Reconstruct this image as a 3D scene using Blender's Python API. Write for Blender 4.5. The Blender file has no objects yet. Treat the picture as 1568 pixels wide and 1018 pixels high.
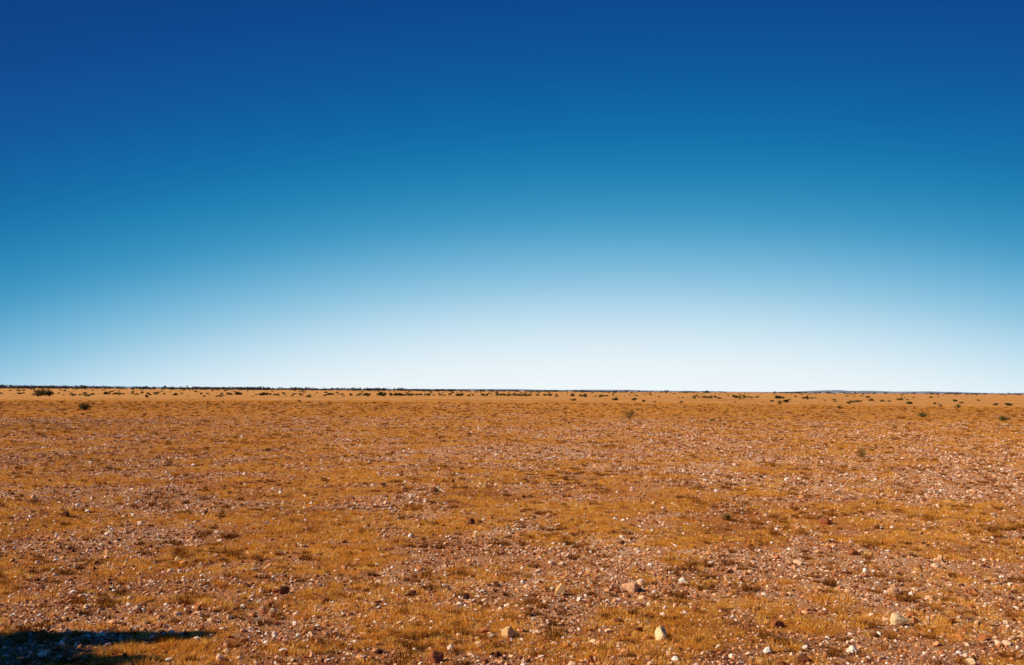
import bpy, math, random
import numpy as np
from mathutils import Vector, Matrix, noise as mnoise

random.seed(7)
rng = np.random.default_rng(11)
scene = bpy.context.scene
scene.view_settings.view_transform = 'Standard'
scene.view_settings.look = 'None'
scene.view_settings.exposure = 0
scene.view_settings.gamma = 1

SUN_EL = math.radians(35)
SUN_AZ_BACK = math.radians(12)      # sun stands to the west (-X) and slightly behind (-Y)
sun_dir = Vector((-math.cos(SUN_EL)*math.cos(SUN_AZ_BACK), -math.cos(SUN_EL)*math.sin(SUN_AZ_BACK), math.sin(SUN_EL)))

# ------------------------------------------------------------------ noise
_tabs = [rng.random((256, 256)) for _ in range(8)]
def vnoise(x, y, cell, k=0):
    t = _tabs[k % 8]
    x = np.asarray(x, float)/cell + 1000.37*(k+1); y = np.asarray(y, float)/cell + 517.71*(k+2)
    xi = np.floor(x).astype(int); yi = np.floor(y).astype(int)
    fx = x-xi; fy = y-yi
    fx = fx*fx*(3-2*fx); fy = fy*fy*(3-2*fy)
    a = t[xi % 256, yi % 256]; b = t[(xi+1) % 256, yi % 256]
    c = t[xi % 256, (yi+1) % 256]; d = t[(xi+1) % 256, (yi+1) % 256]
    return (a*(1-fx)+b*fx)*(1-fy)+(c*(1-fx)+d*fx)*fy
def fbm(x, y, cell, k=0, octv=4):
    s = 0; a = 1; tot = 0
    for i in range(octv):
        s = s+a*vnoise(x, y, cell/(2**i), k+i); tot += a; a *= .55
    return s/tot
def sstep(a, b, v):
    t = np.clip((v-a)/(b-a), 0, 1)
    return t*t*(3-2*t)

def height(x, y):
    r = np.hypot(x, y)
    near = 0.06*(fbm(x, y, 2.6, 0)-.5) + 0.045*(fbm(x, y, .45, 3, 3)-.5)
    near = near*np.exp(-r/60)
    far = 0.40*(fbm(x, y, 120, 5, 2)-.5)*sstep(25, 160, r)*(1-sstep(900, 2500, r))
    return near+far

# pale gibber patches: (x, y, radius x, radius y, weight)
PATCH = [(0.0, 10.6, .9, 1.3, .7), (2.4, 9.4, 1.0, 1.0, .8), (6.8, 18, 4.0, 3.0, .9), (-1.9, 8.3, 1.5, .7, .6),
         (-7.6, 15.5, 2.2, 1.0, .8), (-4.6, 10.0, 1.0, 1.4, .6), (2.2, 28, 5, 4, .6), (-2.3, 24, 3, 3, .5),
         (-9, 22, 4, 2.5, .5), (14, 24, 4, 5, .9), (4.6, 8.8, .9, 1.2, .6), (-3.5, 7.6, 1.0, .5, .5),
         (3.4, 6.6, 1.0, .5, .3), (1.4, 8.0, .8, .4, .35), (9.5, 16, 2, 3, .8)]
def gravel_mask(x, y):
    g = fbm(x, y*0.8, .8, 1)*.66 + fbm(x, y*.6, 5, 4, 3)*.34
    for (px, py, a, b, w) in PATCH:
        g = g + w*.24*np.exp(-((x-px)/a)**2-((y-py)/b)**2)
    return sstep(.43, .66, g)
def grass_mask(x, y):
    g = fbm(x, y, .42, 2)*.66+fbm(x, y, 2.0, 6, 3)*.34
    return sstep(.43, .58, g-.14*(gravel_mask(x, y)-.35))
def vignette_mask(x, y):      # lens vignetting painted into the soil as darker, redder earth
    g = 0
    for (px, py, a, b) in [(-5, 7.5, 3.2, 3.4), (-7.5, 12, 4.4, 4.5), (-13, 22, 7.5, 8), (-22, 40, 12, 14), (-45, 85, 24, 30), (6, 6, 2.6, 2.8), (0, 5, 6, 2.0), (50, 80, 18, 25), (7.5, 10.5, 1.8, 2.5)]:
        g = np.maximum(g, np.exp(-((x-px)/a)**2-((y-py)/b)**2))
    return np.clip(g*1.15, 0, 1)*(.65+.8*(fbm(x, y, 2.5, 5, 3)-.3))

# ------------------------------------------------------------------ node helpers
def new_mat(name):
    m = bpy.data.materials.new(name); m.use_nodes = True
    nt = m.node_tree
    b = nt.nodes['Principled BSDF']
    b.inputs['Roughness'].default_value = .9
    b.inputs['Specular IOR Level'].default_value = .1
    return m, nt, b
def N(nt, t, **kw):
    n = nt.nodes.new(t)
    for k, v in kw.items(): setattr(n, k, v)
    return n
def ramp(nt, stops, interp='LINEAR'):
    n = nt.nodes.new('ShaderNodeValToRGB'); cr = n.color_ramp; cr.interpolation = interp
    while len(cr.elements) < len(stops): cr.elements.new(.5)
    for e, (p, c) in zip(cr.elements, stops):
        e.position = p; e.color = (*c, 1) if len(c) == 3 else c
    return n
def mixc(nt, fac, a, b, mode='MIX'):
    n = N(nt, 'ShaderNodeMix', data_type='RGBA', blend_type=mode)
    for s, v in ((n.inputs[0], fac), (n.inputs[6], a), (n.inputs[7], b)):
        if isinstance(v, (int, float)): s.default_value = v
        elif isinstance(v, tuple): s.default_value = (*v, 1)
        else: nt.links.new(v, s)
    return n.outputs[2]
def math_(nt, op, a, b=None, c=None, clamp=False):
    n = N(nt, 'ShaderNodeMath', operation=op, use_clamp=clamp)
    for s, v in zip(n.inputs, (a, b, c)):
        if v is None: continue
        if isinstance(v, (int, float)): s.default_value = v
        else: nt.links.new(v, s)
    return n.outputs[0]
def noise_(nt, vec, scale, detail=4, rough=.6):
    n = N(nt, 'ShaderNodeTexNoise'); nt.links.new(vec, n.inputs['Vector'])
    n.inputs['Scale'].default_value = scale; n.inputs['Detail'].default_value = detail
    n.inputs['Roughness'].default_value = rough
    return n.outputs['Fac']

# ------------------------------------------------------------------ ground
def build_ground():
    radii = np.concatenate([np.linspace(.3, 3.5, 8)[:-1], 3.5*np.exp(np.linspace(0, math.log(30/3.5), 420))[:-1], 30*np.exp(np.linspace(0, math.log(20000/30), 380))])
    front = np.radians(np.linspace(-42, 42, 600))
    back = np.radians(np.linspace(42, 318, 90))[1:-1]
    az = np.concatenate([front, back]); nA = len(az)
    R, A = np.meshgrid(radii, az, indexing='ij')
    X = R*np.sin(A); Y = R*np.cos(A); Z = height(X, Y)
    V = np.stack([X.ravel(), Y.ravel(), Z.ravel()], 1)
    V = np.vstack([V, [[0, 0, 0]]])
    i = np.arange(len(radii)-1)[:, None]; j = np.arange(nA)[None, :]; j2 = (j+1) % nA
    F = np.stack([(i*nA+j).ravel(), (i*nA+j2).ravel(), ((i+1)*nA+j2).ravel(), ((i+1)*nA+j).ravel()], 1)[:, ::-1]
    c = len(V)-1
    tri = [(c, int((q+1) % nA), int(q))[::-1] for q in range(nA)]
    me = bpy.data.meshes.new('ground')
    me.from_pydata(V.tolist(), [], F.tolist()+[t[::-1] for t in tri])
    me.update()
    for nm, fn in (('gravel', gravel_mask), ('grass', grass_mask), ('red', vignette_mask)):
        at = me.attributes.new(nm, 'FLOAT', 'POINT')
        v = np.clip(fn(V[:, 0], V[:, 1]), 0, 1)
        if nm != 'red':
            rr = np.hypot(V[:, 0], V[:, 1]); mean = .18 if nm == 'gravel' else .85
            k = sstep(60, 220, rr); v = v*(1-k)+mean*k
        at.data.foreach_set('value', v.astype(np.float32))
    me.shade_smooth()
    ob = bpy.data.objects.new('ground', me); scene.collection.objects.link(ob)
    if me.polygons[1000].normal.z < 0: me.flip_normals()
    m, nt, b = new_mat('gibber_plain_soil')
    L = nt.links
    co = N(nt, 'ShaderNodeTexCoord').outputs['Object']
    gr = N(nt, 'ShaderNodeAttribute', attribute_name='gravel').outputs['Fac']
    gs = N(nt, 'ShaderNodeAttribute', attribute_name='grass').outputs['Fac']
    vig = N(nt, 'ShaderNodeAttribute', attribute_name='red').outputs['Fac']
    n_big = noise_(nt, co, .035, 6, .65)
    n_mid = noise_(nt, co, .55, 6, .68)
    n_fin = noise_(nt, co, 9, 6, .75)
    n_grit = noise_(nt, co, 55, 4, .8)
    soil = ramp(nt, [(.34, (.34, .085, .014)), (.5, (.72, .235, .036)), (.66, (.93, .40, .08))])
    L.new(math_(nt, 'ADD', math_(nt, 'MULTIPLY', n_fin, .6), math_(nt, 'MULTIPLY', n_grit, .4)), soil.inputs[0])
    straw = ramp(nt, [(.34, (.46, .165, .018)), (.5, (.82, .345, .040)), (.66, (.96, .51, .09))])
    L.new(math_(nt, 'ADD', math_(nt, 'MULTIPLY', n_fin, .5), math_(nt, 'MULTIPLY', n_grit, .5)), straw.inputs[0])
    gsf = math_(nt, 'MULTIPLY', gs, math_(nt, 'MULTIPLY_ADD', n_mid, 1.6, -.05), clamp=True)
    c1 = mixc(nt, gsf, soil.outputs[0], straw.outputs[0])
    def cells(scale, lo):
        v = N(nt, 'ShaderNodeTexVoronoi'); L.new(co, v.inputs['Vector']); v.inputs['Scale'].default_value = scale
        sp = N(nt, 'ShaderNodeSeparateColor'); L.new(v.outputs['Color'], sp.inputs[0])
        cr = ramp(nt, [(0, (.12, .035, .015)), (.2, (.42, .125, .032)), (.5, (.72, .29, .10)), (.75, (.90, .54, .28)), (1, (.93, .78, .60))])
        L.new(sp.outputs[0], cr.inputs[0])
        pres = math_(nt, 'GREATER_THAN', sp.outputs[1], lo)
        body = math_(nt, 'LESS_THAN', v.outputs['Distance'], .45)
        return cr.outputs[0], math_(nt, 'MULTIPLY', pres, body), v.outputs['Distance']
    cc, cm, cd = cells(70, .2)
    cc2, cm2, cd2 = cells(27, .50)
    cc3, cm3, cd3 = cells(9, .78)
    gfac = math_(nt, 'MULTIPLY_ADD', gr, .75, .25, clamp=True)
    c2 = mixc(nt, math_(nt, 'MULTIPLY', cm, gfac), c1, cc)
    c2 = mixc(nt, math_(nt, 'MULTIPLY', cm2, gfac), c2, cc2)
    c2 = mixc(nt, math_(nt, 'MULTIPLY', math_(nt, 'MULTIPLY', cm3, gfac), .4), c2, cc3)
    pale = math_(nt, 'MULTIPLY', gr, math_(nt, 'MULTIPLY_ADD', n_mid, 1.3, -.33, clamp=True))
    c3 = mixc(nt, math_(nt, 'MULTIPLY', pale, .8), c2, (.94, .58, .34))
    tint = ramp(nt, [(.35, (.82, .76, .70)), (.5, (1, 1, 1)), (.66, (1.06, 1.12, 1.2))])
    L.new(n_big, tint.inputs[0])
    c4 = mixc(nt, 1.0, c3, tint.outputs[0], 'MULTIPLY')
    tint2 = ramp(nt, [(.32, (.68, .60, .54)), (.5, (.98, .98, .98)), (.68, (1.12, 1.20, 1.30))])
    L.new(n_mid, tint2.inputs[0])
    c5 = mixc(nt, .95, c4, tint2.outputs[0], 'MULTIPLY')
    c6 = mixc(nt, vig, c5, mixc(nt, 1.0, c5, (.62, .51, .47), 'MULTIPLY'))  # vignette darkening multiplied into the soil colour
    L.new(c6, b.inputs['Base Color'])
    h = math_(nt, 'ADD', math_(nt, 'MULTIPLY', n_fin, 1.1), math_(nt, 'MULTIPLY', n_grit, .45))
    h = math_(nt, 'SUBTRACT', h, math_(nt, 'MULTIPLY', cd, .35))
    h = math_(nt, 'SUBTRACT', h, math_(nt, 'MULTIPLY', cd2, .5))
    bp = N(nt, 'ShaderNodeBump'); bp.inputs['Strength'].default_value = 1; bp.inputs['Distance'].default_value = .04
    L.new(h, bp.inputs['Height']); L.new(bp.outputs[0], b.inputs['Normal'])
    me.materials.append(m)
build_ground()

# ------------------------------------------------------------------ templates + scatter
def mesh_obj(name, V, F, mat=None, link=True, smooth=False):
    me = bpy.data.meshes.new(name); me.from_pydata([tuple(map(float, v)) for v in V], [], [tuple(map(int, f)) for f in F])
    if smooth: me.shade_smooth()
    if mat: me.materials.append(mat)
    ob = bpy.data.objects.new(name, me)
    if link: scene.collection.objects.link(ob)
    return ob

def scatter(name, coll, pos, rot, scl, idx):
    me = bpy.data.meshes.new(name); n = len(pos)
    me.vertices.add(n); me.vertices.foreach_set('co', np.asarray(pos, np.float32).ravel())
    a = me.attributes.new('rot', 'FLOAT_VECTOR', 'POINT'); a.data.foreach_set('vector', np.asarray(rot, np.float32).ravel())
    a = me.attributes.new('scl', 'FLOAT_VECTOR', 'POINT'); a.data.foreach_set('vector', np.asarray(scl, np.float32).ravel())
    a = me.attributes.new('idx', 'INT', 'POINT'); a.data.foreach_set('value', np.asarray(idx, np.int32))
    me.update()
    ob = bpy.data.objects.new(name, me); scene.collection.objects.link(ob)
    ng = bpy.data.node_groups.new(name+'_nodes', 'GeometryNodeTree')
    ng.interface.new_socket('Geometry', in_out='INPUT', socket_type='NodeSocketGeometry')
    ng.interface.new_socket('Geometry', in_out='OUTPUT', socket_type='NodeSocketGeometry')
    gi = ng.nodes.new('NodeGroupInput'); go = ng.nodes.new('NodeGroupOutput')
    ip = ng.nodes.new('GeometryNodeInstanceOnPoints'); ci = ng.nodes.new('GeometryNodeCollectionInfo')
    ci.inputs['Collection'].default_value = coll
    ci.inputs['Separate Children'].default_value = True; ci.inputs['Reset Children'].default_value = True
    def attr(nm, t):
        q = ng.nodes.new('GeometryNodeInputNamedAttribute'); q.data_type = t; q.inputs['Name'].default_value = nm
        return q.outputs['Attribute']
    e2r = ng.nodes.new('FunctionNodeEulerToRotation')
    ng.links.new(attr('rot', 'FLOAT_VECTOR'), e2r.inputs[0])
    ng.links.new(gi.outputs[0], ip.inputs['Points']); ng.links.new(ci.outputs[0], ip.inputs['Instance'])
    ip.inputs['Pick Instance'].default_value = True
    ng.links.new(attr('idx', 'INT'), ip.inputs['Instance Index'])
    ng.links.new(e2r.outputs[0], ip.inputs['Rotation'])
    ng.links.new(attr('scl', 'FLOAT_VECTOR'), ip.inputs['Scale'])
    ng.links.new(ip.outputs[0], go.inputs[0])
    md = ob.modifiers.new('scatter', 'NODES'); md.node_group = ng
    return ob

def stone_mat(name, stops, rough=.85, use_random=True, seedoff=0):
    m, nt, b = new_mat(name); L = nt.links
    co = N(nt, 'ShaderNodeTexCoord').outputs['Object']
    oi = N(nt, 'ShaderNodeObjectInfo')
    cr = ramp(nt, stops, 'LINEAR')
    if use_random:
        L.new(oi.outputs['Random'], cr.inputs[0]); L.new(cr.outputs[0], b.inputs['Base Color'])
        b.inputs['Roughness'].default_value = .8
        return m
    nz = noise_(nt, co, 3.0, 5, .7)
    v = math_(nt, 'ADD', seedoff, math_(nt, 'MULTIPLY_ADD', nz, .6, -.3), clamp=True)
    L.new(v, cr.inputs[0])
    nf = noise_(nt, co, 9, 5, .75)
    sh = ramp(nt, [(.3, (.66, .58, .52)), (.6, (1.05, 1.05, 1.05))]); L.new(nf, sh.inputs[0])
    L.new(mixc(nt, .9, cr.outputs[0], sh.outputs[0], 'MULTIPLY'), b.inputs['Base Color'])
    bp = N(nt, 'ShaderNodeBump'); bp.inputs['Strength'].default_value = .6; bp.inputs['Distance'].default_value = .01
    L.new(nf, bp.inputs['Height']); L.new(bp.outputs[0], b.inputs['Normal'])
    b.inputs['Roughness'].default_value = rough
    return m
pebble_m = stone_mat('gibber_stone', [(0, (.08, .026, .013)), (.20, (.28, .078, .024)), (.42, (.54, .18, .052)), (.62, (.76, .35, .14)),
                                      (.82, (.90, .57, .33)), (1, (.93, .82, .68))])
import bmesh
def rock_mesh(name, seed, sub=2, flat=.6, rough=.35, facets=6, cut=(.27, .42)):
    bm = bmesh.new(); bmesh.ops.create_icosphere(bm, subdivisions=sub, radius=.5)
    r = random.Random(seed); off = Vector((r.uniform(-50, 50), r.uniform(-50, 50), r.uniform(-50, 50)))
    planes = []
    for _ in range(facets):
        d = Vector((r.gauss(0, 1), r.gauss(0, 1), r.gauss(0, .8))).normalized(); planes.append((d, r.uniform(*cut)))
    for v in bm.verts:
        v.co *= 1+rough*mnoise.noise(v.co*1.6+off)
        for d, q in planes:
            t = v.co.dot(d)
            if t > q: v.co -= d*(t-q)*.95
        v.co *= 1+.10*mnoise.noise(v.co*6+off)
        v.co.z *= flat
    me = bpy.data.meshes.new(name); bm.to_mesh(me); bm.free()
    return me
pc = bpy.data.collections.new('gibber_stones')
for i in range(12):
    me = rock_mesh('stone_%02d' % i, i, 1, flat=random.uniform(.5, .85), facets=7); me.materials.append(pebble_m)
    pc.objects.link(bpy.data.objects.new('stone_%02d' % i, me))

def sample(n, r0, r1, p, maskfn, base, half=34):
    u = rng.random(n)
    r = (r0**(2-p)+u*(r1**(2-p)-r0**(2-p)))**(1/(2-p))
    a = np.radians(rng.uniform(-half, half, n))
    x = r*np.sin(a); y = r*np.cos(a)
    keep = rng.random(n) < base+(1-base)*maskfn(x, y)
    return x[keep], y[keep], r[keep]

def stones():
    x, y, r = sample(330000, 4.4, 60, 1.33, gravel_mask, .25)
    n = len(x)
    s = .0075*np.exp(rng.normal(0, .5, n))*(1+r/23)
    s = np.clip(s, .003, .055)
    scl = np.stack([s*rng.uniform(.8, 1.5, n), s*rng.uniform(.7, 1.2, n), s*rng.uniform(.7, 1.25, n)], 1)*1.6
    z = height(x, y)+scl[:, 2]*.12
    rot = np.stack([rng.normal(0, .4, n), rng.normal(0, .4, n), rng.uniform(0, 6.28, n)], 1)
    scatter('gravel', pc, np.stack([x, y, z], 1), rot, scl, rng.integers(0, 12, n))
    x, y, r = sample(6000, 4.4, 55, 1.3, gravel_mask, .35)
    n = len(x); s = np.clip(.027*np.exp(rng.normal(0, .42, n)), .014, .085)
    scl = np.stack([s*rng.uniform(.9, 1.6, n), s*rng.uniform(.8, 1.2, n), s*rng.uniform(.9, 1.8, n)], 1)
    rot = np.stack([rng.normal(0, .3, n), rng.normal(0, .3, n), rng.uniform(0, 6.28, n)], 1)
    scatter('loose_stones', pc, np.stack([x, y, height(x, y)+scl[:, 2]*.15], 1), rot, scl, rng.integers(0, 12, n))
stones()

def plant_mat(name, stops, trans=0):
    m, nt, b = new_mat(name); L = nt.links
    oi = N(nt, 'ShaderNodeObjectInfo'); at = N(nt, 'ShaderNodeAttribute', attribute_name='tone')
    v = math_(nt, 'ADD', math_(nt, 'MULTIPLY', oi.outputs['Random'], .55), math_(nt, 'MULTIPLY', at.outputs['Fac'], .45))
    cr = ramp(nt, stops); L.new(v, cr.inputs[0])
    L.new(cr.outputs[0], b.inputs['Base Color'])
    b.inputs['Specular IOR Level'].default_value = .03
    if trans:
        tr = N(nt, 'ShaderNodeBsdfTranslucent'); L.new(cr.outputs[0], tr.inputs[0])
        mx = N(nt, 'ShaderNodeMixShader'); mx.inputs[0].default_value = trans
        L.new(b.outputs[0], mx.inputs[1]); L.new(tr.outputs[0], mx.inputs[2]); L.new(mx.outputs[0], nt.nodes['Material Output'].inputs[0])
    return m
straw_m = plant_mat('dry_grass', [(0, (.36, .12, .018)), (.3, (.70, .275, .032)), (.6, (.92, .45, .065)), (1, (.97, .66, .21))], .3)
def set_tone(me, tones):
    a = me.attributes.new('tone', 'FLOAT', 'FACE'); a.data.foreach_set('value', np.asarray(tones, np.float32))
def tuft(name, seed, n, rad, h, w):
    r = random.Random(seed); V = []; F = []; T = []
    for k in range(n):
        a = r.uniform(0, 6.283); d = rad*math.sqrt(r.random())*.8
        bx, by = d*math.cos(a), d*math.sin(a)
        lean = r.uniform(.1, 1.0)*h*(.4+d/rad); la = a+r.gauss(0, .9); hh = h*r.uniform(.45, 1.1)*(1-.4*d/rad)
        wa = r.uniform(0, 3.14); wx, wy = math.cos(wa)*w, math.sin(wa)*w
        i = len(V)
        V += [(bx-wx, by-wy, -.008), (bx+wx, by+wy, -.008), (bx+math.cos(la)*lean, by+math.sin(la)*lean, hh)]
        F += [(i, i+1, i+2)]
        T += [r.random()]
    ob = mesh_obj(name, V, F, straw_m, link=False); set_tone(ob.data, T); return ob
gc = bpy.data.collections.new('dry_grass_tufts')
for i in range(8):
    gc.objects.link(tuft('tuft_%02d' % i, i, 40, random.uniform(.04, .075), random.uniform(.03, .055), .0028))
def grass():
    x, y, r = sample(160000, 4.4, 150, 1.43, grass_mask, .05)
    n = len(x); s = rng.uniform(.4, 1.1, n)*(1+np.clip(r-6, 0, 200)/32)
    scl = np.stack([s, s, s*rng.uniform(.6, 1.3, n)/(1+np.clip(r-10, 0, 200)/80)], 1)
    rot = np.stack([0*s, 0*s, rng.uniform(0, 6.28, n)], 1)
    scatter('dry_grass', gc, np.stack([x, y, height(x, y)], 1), rot, scl, rng.integers(0, 8, n))
grass()

stub_m = plant_mat('brown_stubble', [(0, (.09, .03, .010)), (.5, (.29, .10, .017)), (1, (.52, .21, .035))])
bc = bpy.data.collections.new('stubble')
for i in range(6):
    t = tuft('stub_%02d' % i, 60+i, 80, random.uniform(.03, .055), random.uniform(.04, .065), .003)
    t.data.materials.clear(); t.data.materials.append(stub_m); bc.objects.link(t)
def stubble():
    # little plants grow in loose colonies
    x, y, r = sample(46000, 4.4, 130, 1.33, lambda a, b: sstep(.5, .68, fbm(a, b, .7, 6, 3)), .18)
    n = len(x); s = np.clip(np.exp(rng.normal(-.4, .45, n)), .3, 1.5)*(1+np.clip(r-6, 0, 200)/60)
    scl = np.stack([s, s, s*rng.uniform(.6, 1.1, n)], 1)
    rot = np.stack([0*s, 0*s, rng.uniform(0, 6.28, n)], 1)
    scatter('low_stubble_plants', bc, np.stack([x, y, height(x, y)], 1), rot, scl, rng.integers(0, 6, n))
stubble()

# ------------------------------------------------------------------ shrubs
green_m = plant_mat('shrub_green', [(0, (.032, .026, .010)), (.5, (.075, .064, .022)), (1, (.15, .12, .04))], .15)
brown_m = plant_mat('shrub_dry', [(0, (.20, .10, .030)), (.5, (.42, .24, .07)), (1, (.62, .42, .15))], .25)
olive_m = plant_mat('shrub_olive', [(0, (.10, .075, .020)), (.5, (.23, .165, .045)), (1, (.38, .28, .09))], .2)
def leafcloud(seed, w, h, nleaf, leaf, nb=9, twigs=30):
    r = np.random.default_rng(seed); V = []; F = []; T = []
    blobs = []
    for _ in range(nb):
        a = r.uniform(0, 6.28); d = r.uniform(0, .34)*w
        blobs.append((d*math.cos(a), d*math.sin(a), h*r.uniform(.25, .68)*(1-.5*d/(.5*w)), r.uniform(.12, .24)*w, r.uniform(.2, .34)*h, r.uniform(0, .6)))
    for k in range(twigs):
        bl = blobs[k % nb]; a = r.uniform(0, 6.28)
        ex = bl[0]+math.cos(a)*bl[3]*r.uniform(.3, 1.15); ey = bl[1]+math.sin(a)*bl[3]*r.uniform(.3, 1.15); ez = max(.1*h, bl[2]+bl[4]*r.uniform(-.5, 1.3))
        i = len(V); q = leaf*.18; ux, uy = r.normal(0, q), r.normal(0, q)+q
        V += [(-ux, -uy, -.02), (ux, uy, -.02), (ex, ey, ez)]; F += [(i, i+1, i+2)]; T += [.1]
    for k in range(nleaf):
        bl = blobs[r.integers(nb)]
        d = r.normal(0, 1, 3); d /= np.linalg.norm(d); rr = r.random()**.45*r.uniform(.75, 1.15)
        c = np.array([bl[0]+d[0]*bl[3]*rr, bl[1]+d[1]*bl[3]*rr, bl[2]+d[2]*bl[4]*rr])
        c[2] = max(c[2], leaf*.2)
        u = r.normal(0, 1, 3); u /= np.linalg.norm(u); v = np.cross(u, r.normal(0, 1, 3)); v /= np.linalg.norm(v)+1e-6
        s = leaf*r.uniform(.5, 1.2); i = len(V)
        V += [tuple(c-u*s*.5), tuple(c+v*s*.28), tuple(c+u*s*.5), tuple(c-v*s*.28)]; F += [(i, i+1, i+2, i+3)]
        T += [min(1, bl[5]+r.uniform(0, .4))]
    return V, F, T
def shrub(x, y, w, h, mat, seed, nleaf=1000, name='shrub'):
    V, F, T = leafcloud(seed, w, h, nleaf if mat is not brown_m else 600, max(.02, w*.05), twigs=60)
    ob = mesh_obj(name, V, F, mat); set_tone(ob.data, T)
    ob.location = (x, y, float(height(x, y))-.01)
    return ob
SHRUBS = [(-30.6, 71.7, 1.9, .72, green_m), (7.0, 59.5, 1.25, .76, brown_m), (8.8, 25.2, .58, .36, brown_m), (27.9, 67.7, 1.2, .55, olive_m),
          (29.8, 60.6, 1.1, .34, olive_m), (35.5, 132, 1.2, .8, olive_m), (33.5, 102, .85, .5, olive_m), (50.6, 113, .9, .6, green_m),
          (52.5, 122, .7, .5, green_m), (24, 141, .7, .4, green_m), (-26, 122, .8, .45, olive_m), (-92, 195, 3.8, 1.9, green_m), (-88, 190, 3.4, 1.4, green_m),
          (11, 55, .5, .25, olive_m), (2.7, 12.6, .24, .12, brown_m), (-95, 200, 3.5, 1.5, green_m)]
for i, (x, y, w, h, m) in enumerate(SHRUBS):
    shrub(x, y, w, h, m, 40+i)

sc = bpy.data.collections.new('plain_shrubs')
for i in range(8):
    V, F, T = leafcloud(200+i, 1.0, .5, 420, .12, nb=7, twigs=14)
    ob = mesh_obj('bush_%02d' % i, V, F, (green_m, olive_m, olive_m, green_m)[i % 4], link=False); set_tone(ob.data, T); sc.objects.link(ob)
def far_shrubs():
    P = []; S = []
    for (x, y, w, k) in [(-2, 305, 7.5, 18), (3, 300, 5, 8), (8, 310, 9, 8), (-39, 257, 3.6, 9), (-34, 262, 6, 8), (-28, 262, 6, 6), (-64, 259, 3, 7), (-92, 260, 4, 6), (-100, 250, 3, 6),
                         (-72, 262, 5, 5), (-26, 280, 8, 8), (-14, 270, 1.5, 4), (22, 290, 8, 8), (47, 240, 3, 4), (58, 260, 8, 6), (68, 255, 3, 4), (-125, 240, 4, 6)]:
        for _ in range(k):
            P.append((x+rng.normal(0, w*.4), y+rng.normal(0, 2))); s = rng.uniform(.9, 1.8); S.append((s*1.2, s*1.2, s*rng.uniform(.9, 1.3)))
    n = 4200
    r = rng.uniform(150**.7, 1300**.7, n)**(1/.7); a = rng.uniform(-42, 42, n)
    cl = fbm(r*np.sin(np.radians(a)), r*np.cos(np.radians(a)), 70, 2, 3)
    keep = rng.random(n) < (.54-.34*(a+30)/60)*sstep(.40, .62, cl)
    for rr, aa in zip(r[keep], a[keep]):
        P.append((rr*math.sin(math.radians(aa)), rr*math.cos(math.radians(aa))))
        s = rng.uniform(.35, 1.3)*(1+rr/900); S.append((s*rng.uniform(1, 1.8), s, s*rng.uniform(.7, 1.15)))
    P = np.array(P); S = np.array(S); n = len(P)
    rot = np.stack([np.zeros(n), np.zeros(n), rng.uniform(0, 6.28, n)], 1)
    scatter('distant_shrubs', sc, np.stack([P[:, 0], P[:, 1], height(P[:, 0], P[:, 1])-.02], 1), rot, S, rng.integers(0, 8, n))
far_shrubs()

far_m = plant_mat('hazed_foliage', [(0, (.035, .046, .052)), (.5, (.065, .078, .082)), (1, (.11, .12, .115))])  # bluish haze of distance painted into the leaf colour
def treeline():
    r = np.random.default_rng(5); V = []; F = []; T = []
    def crown(x, y, w, h, n, z0=0):
        t0 = r.uniform(0, .6)
        i = len(V); V.extend([(x-w*.03, y, z0-.5), (x+w*.03, y, z0-.5), (x, y, z0+h*.6)]); F.append((i, i+1, i+2)); T.append(0)
        for _ in range(n):
            d = r.normal(0, 1, 3); d /= np.linalg.norm(d); q = r.random()**.5
            c = np.array([x+d[0]*w*.5*q, y+d[1]*w*.4*q, z0+h*.5+d[2]*h*.45*q])
            u = r.normal(0, 1, 3); u /= np.linalg.norm(u); v = np.cross(u, r.normal(0, 1, 3)); v /= np.linalg.norm(v)+1e-6
            s = r.uniform(.5, 1.1)*w*.26; i = len(V)
            V.extend([tuple(c-u*s*.5), tuple(c+v*s*.3), tuple(c+u*s*.5), tuple(c-v*s*.3)]); F.append((i, i+1, i+2, i+3)); T.append(min(1, t0+r.uniform(0, .4)))
    for _ in range(3900):
        a = r.uniform(-42, 42)
        dens = 1.0 if a < -5 else (.42 if a < 6 else .16)
        gap = float(fbm(a*3.0, 0, 9, 3, 3))
        if r.random() > dens*(0.4+1.2*max(0, gap-.28)): continue
        D = r.uniform(1500, 2600); hh = r.uniform(2.0, 5.8)*(1.25 if a < -6 else .8)
        crown(D*math.sin(math.radians(a)), D*math.cos(math.radians(a)), r.uniform(6, 16), hh, 18)
    ob = mesh_obj('distant_tree_line', V, F, far_m); set_tone(ob.data, T)
treeline()

def hills():
    m, nt, b = new_mat('hazy_rise'); co = N(nt, 'ShaderNodeTexCoord').outputs['Object']
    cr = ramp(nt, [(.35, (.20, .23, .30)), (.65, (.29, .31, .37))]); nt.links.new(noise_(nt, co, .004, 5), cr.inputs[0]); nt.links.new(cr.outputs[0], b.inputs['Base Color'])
    V = []; F = []; na = 260
    for k in range(na):
        a = math.radians(-48+96*k/(na-1)); deg = math.degrees(a)
        e = float(fbm(deg, 3, 6, 1, 4)); e2 = max(0, e-.36)*2.0
        h = 26*e2*(.8+.8*float(sstep(9, 15, deg))+.5*float(sstep(-2, -8, deg)))+7
        for (D, z) in ((10500, -2), (11000, h*.9), (11500, h), (13500, -2)):
            V.append((D*math.sin(a), D*math.cos(a), z))
    for k in range(na-1):
        for q in range(3):
            F.append((k*4+q, (k+1)*4+q, (k+1)*4+q+1, k*4+q+1))
    mesh_obj('distant_low_hills', V, F, m, smooth=True)
hills()

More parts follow.
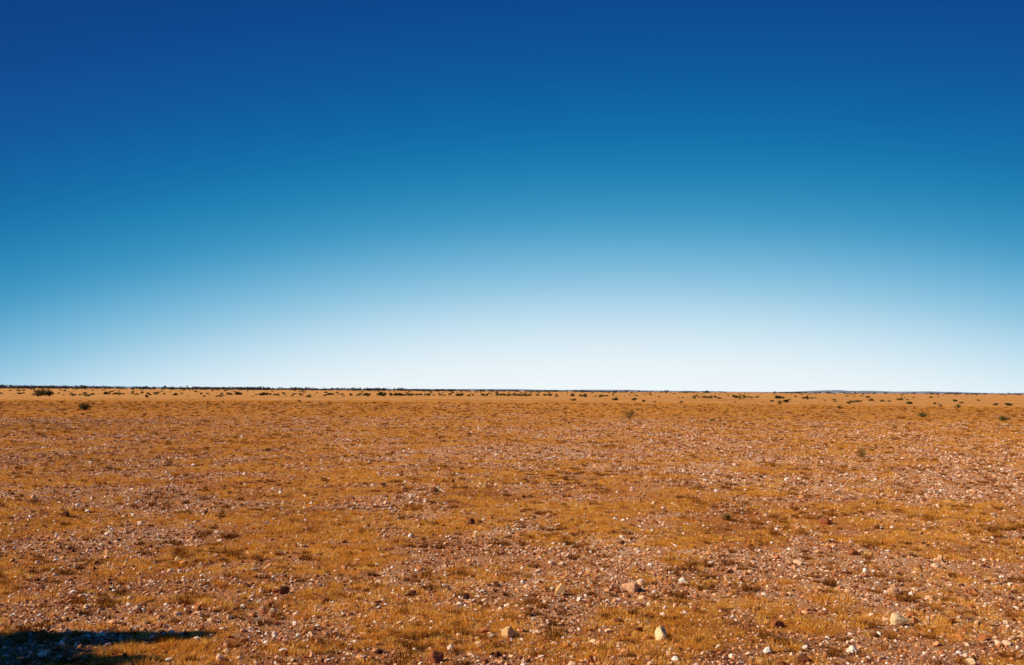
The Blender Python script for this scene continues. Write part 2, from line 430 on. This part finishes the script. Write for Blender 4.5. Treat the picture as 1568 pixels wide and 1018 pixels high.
# ------------------------------------------------------------------ individual rocks
def rock(x, y, w, h, tone, seed):
    cols = {'cream': (.90, .64, .32), 'tan': (.76, .44, .18), 'pink': (.72, .38, .20), 'red': (.36, .11, .04), 'dark': (.20, .065, .03), 'white': (.92, .80, .62)}
    key = 'rock_'+tone
    m = bpy.data.materials.get(key)
    if not m:
        c = cols[tone]
        m = stone_mat(key, [(0, tuple(v*.65 for v in c)), (.5, c), (1, tuple(min(.93, v*1.12) for v in c))], use_random=False, seedoff=.5)
    me = rock_mesh('rock', seed, 3, flat=1, rough=.5, facets=10, cut=(.26, .42)); me.materials.append(m)
    ob = bpy.data.objects.new('rock', me); scene.collection.objects.link(ob)
    ob.scale = (w*1.2, w*random.uniform(.9, 1.1), h*1.5); ob.rotation_euler = (random.uniform(-.15, .15), random.uniform(-.15, .15), random.uniform(0, 6.28))
    ob.location = (x, y, float(height(x, y))+h*.28)
ROCKS = [(.98, 6.6, .11, .08, 'cream'), (.967, 8.05, .15, .10, 'pink'), (.40, 7.98, .08, .09, 'tan'), (2.67, 6.96, .12, .075, 'cream'), (1.83, 6.94, .11, .06, 'red'),
         (0, 6.6, .095, .065, 'tan'), (1.44, 8.42, .065, .045, 'white'), (-.44, 6.0, .085, .08, 'red'), (-5.5, 12.4, .12, .08, 'dark'), (-.48, 12, .09, .08, 'dark'),
         (3.8, 12.2, .17, .06, 'red'), (2.75, 6.03, .07, .05, 'cream'), (2.12, 6.26, .075, .045, 'white'), (1.74, 6.05, .09, .05, 'dark'), (-1.77, 7.9, .10, .06, 'dark'),
         (-1.2, 15.8, .10, .08, 'dark'), (3.06, 8.07, .09, .06, 'pink'), (-1.73, 16.1, .09, .05, 'cream'), (-1.43, 7.67, .08, .05, 'red'), (-4.4, 16.6, .08, .05, 'cream'),
         (3.4, 10.0, .10, .06, 'red'), (-6.9, 14.5, .08, .05, 'cream'), (4.1, 9.6, .09, .06, 'pink'), (-3.1, 9.4, .07, .045, 'cream')]
for i, t in enumerate(ROCKS): rock(*t, 300+i)

# ------------------------------------------------------------------ unseen plant added left of the view, shaped to cast the foreground shadow
def shadow_tree():
    r = np.random.default_rng(9); V = []; F = []; T = []
    def back(sx, sy, z):
        k = z/sun_dir.z
        return np.array([sx+sun_dir.x*k, sy+sun_dir.y*k, z])
    def limb(p0, p1, r0, r1, seg=6):
        d = p1-p0; d = d/np.linalg.norm(d); u = np.cross(d, [0, .3, 1.01]); u /= np.linalg.norm(u)+1e-9; v = np.cross(d, u); i = len(V)
        for q in range(seg):
            a = 6.283*q/seg; V.append(tuple(p0+(u*math.cos(a)+v*math.sin(a))*r0))
        for q in range(seg):
            a = 6.283*q/seg; V.append(tuple(p1+(u*math.cos(a)+v*math.sin(a))*r1))
        for q in range(seg): F.append((i+q, i+(q+1) % seg, i+seg+(q+1) % seg, i+seg+q)); T.append(.2)
    A = [back(sx, sy, z) for sx, sy, z in ((-3.7, 6.28, 1.45), (-3.3, 6.38, 1.75), (-2.9, 6.45, 2.0), (-2.45, 6.50, 2.25), (-2.15, 6.54, 2.45))]
    B = [back(sx, sy, z) for sx, sy, z in ((-3.7, 5.85, 1.4), (-3.3, 5.72, 1.65), (-2.85, 5.80, 1.9), (-2.45, 5.92, 2.1), (-3.05, 6.1, 1.6))]
    base = np.array([A[0][0]-.1, 6.0, 0]); base[1] = (A[0][1]+B[0][1])/2
    fork = base+np.array([.03, 0, .9]); limb(base-np.array([0, 0, .1]), fork, .08, .055)
    for chain, rad in ((A, (.36, .34, .27, .20, .12)), (B, (.42, .42, .32, .20, .34))):
        prev = fork; pr = .045
        for p, rr in zip(chain, rad):
            limb(prev, p, pr, pr*.75); prev = p; pr *= .75
            for _ in range(900):
                d = r.normal(0, 1, 3); d /= np.linalg.norm(d); c = p+d*rr*np.array([1, .8, 1.1])*r.random()**.4*r.uniform(.8, 1.25)
                u = r.normal(0, 1, 3); u /= np.linalg.norm(u); v = np.cross(u, r.normal(0, 1, 3)); v /= np.linalg.norm(v)+1e-6
                s = r.uniform(.05, .11); i = len(V)
                V.extend([tuple(c-u*s*.5), tuple(c+v*s*.25), tuple(c+u*s*.5), tuple(c-v*s*.25)]); F.append((i, i+1, i+2, i+3)); T.append(r.random())
    ob = mesh_obj('shadow_caster_tree', V, F, green_m); set_tone(ob.data, T)
shadow_tree()

# ------------------------------------------------------------------ sky, sun
w = bpy.data.worlds.new('World'); scene.world = w; w.use_nodes = True
nt = w.node_tree; L = nt.links; bg = nt.nodes['Background']
sky = N(nt, 'ShaderNodeTexSky', sky_type='NISHITA'); sky.sun_disc = False
sky.sun_elevation = SUN_EL; sky.sun_rotation = math.atan2(sun_dir.x, sun_dir.y)
sky.altitude = 100; sky.air_density = 1.0; sky.dust_density = .6; sky.ozone_density = 2
tc = N(nt, 'ShaderNodeTexCoord').outputs['Generated']
sx = N(nt, 'ShaderNodeSeparateXYZ'); L.new(tc, sx.inputs[0])
hyp = math_(nt, 'SQRT', math_(nt, 'ADD', math_(nt, 'MULTIPLY', sx.outputs[0], sx.outputs[0]), math_(nt, 'MULTIPLY', sx.outputs[1], sx.outputs[1])))
hyp = math_(nt, 'MAXIMUM', hyp, .02)
az0 = math.radians(6)
dot = math_(nt, 'DIVIDE', math_(nt, 'ADD', math_(nt, 'MULTIPLY', sx.outputs[0], math.sin(az0)), math_(nt, 'MULTIPLY', sx.outputs[1], math.cos(az0))), hyp)
shift = math_(nt, 'MINIMUM', math_(nt, 'MULTIPLY', math_(nt, 'SUBTRACT', 1, dot), .55), .11)
t = math_(nt, 'ADD', math_(nt, 'MAXIMUM', sx.outputs[2], 0), shift)
t = math_(nt, 'MULTIPLY', t, 2.0, clamp=True)
def lin(c): return tuple(((v/255)/12.92 if v/255 <= .04045 else ((v/255+.055)/1.055)**2.4) for v in c)
el = [0, 1.5, 3.0, 4.5, 6.0, 8.0, 10.0, 12.5, 15.0, 18.0, 22.0, 30.0]
co_ = [(242, 250, 253), (234, 245, 251), (214, 235, 246), (184, 220, 239), (148, 200, 228), (100, 175, 212), (56, 150, 196), (20, 126, 179), (2, 106, 166), (0, 87, 154), (0, 70, 142), (0, 46, 114)]
cr = ramp(nt, [(min(1, 2*math.sin(math.radians(e))), lin(c)) for e, c in zip(el, co_)], 'B_SPLINE')
L.new(t, cr.inputs[0])
skys = mixc(nt, 1.0, sky.outputs[0], (.1, .1, .1), 'MULTIPLY')
fin = mixc(nt, .97, skys, cr.outputs[0])
L.new(fin, bg.inputs[0]); bg.inputs[1].default_value = 1.0

sd = bpy.data.lights.new('sun', 'SUN'); sd.energy = 5; sd.angle = math.radians(.5); sd.color = (1, .91, .76)
so = bpy.data.objects.new('sun', sd); scene.collection.objects.link(so)
so.rotation_euler = sun_dir.to_track_quat('Z', 'Y').to_euler(); so.location = (-20, -5, 15)

# ------------------------------------------------------------------ camera
cd = bpy.data.cameras.new('camera'); cam = bpy.data.objects.new('camera', cd); scene.collection.objects.link(cam)
cd.lens = 35; cd.sensor_width = 36; cd.clip_end = 40000; cd.clip_start = .05
cam.location = (0, 0, 1.6)
cam.rotation_mode = 'QUATERNION'
M = Matrix.Rotation(math.radians(90+3.35), 4, 'X') @ Matrix.Rotation(math.radians(.37), 4, 'Z')
cam.rotation_quaternion = M.to_quaternion()
scene.camera = cam
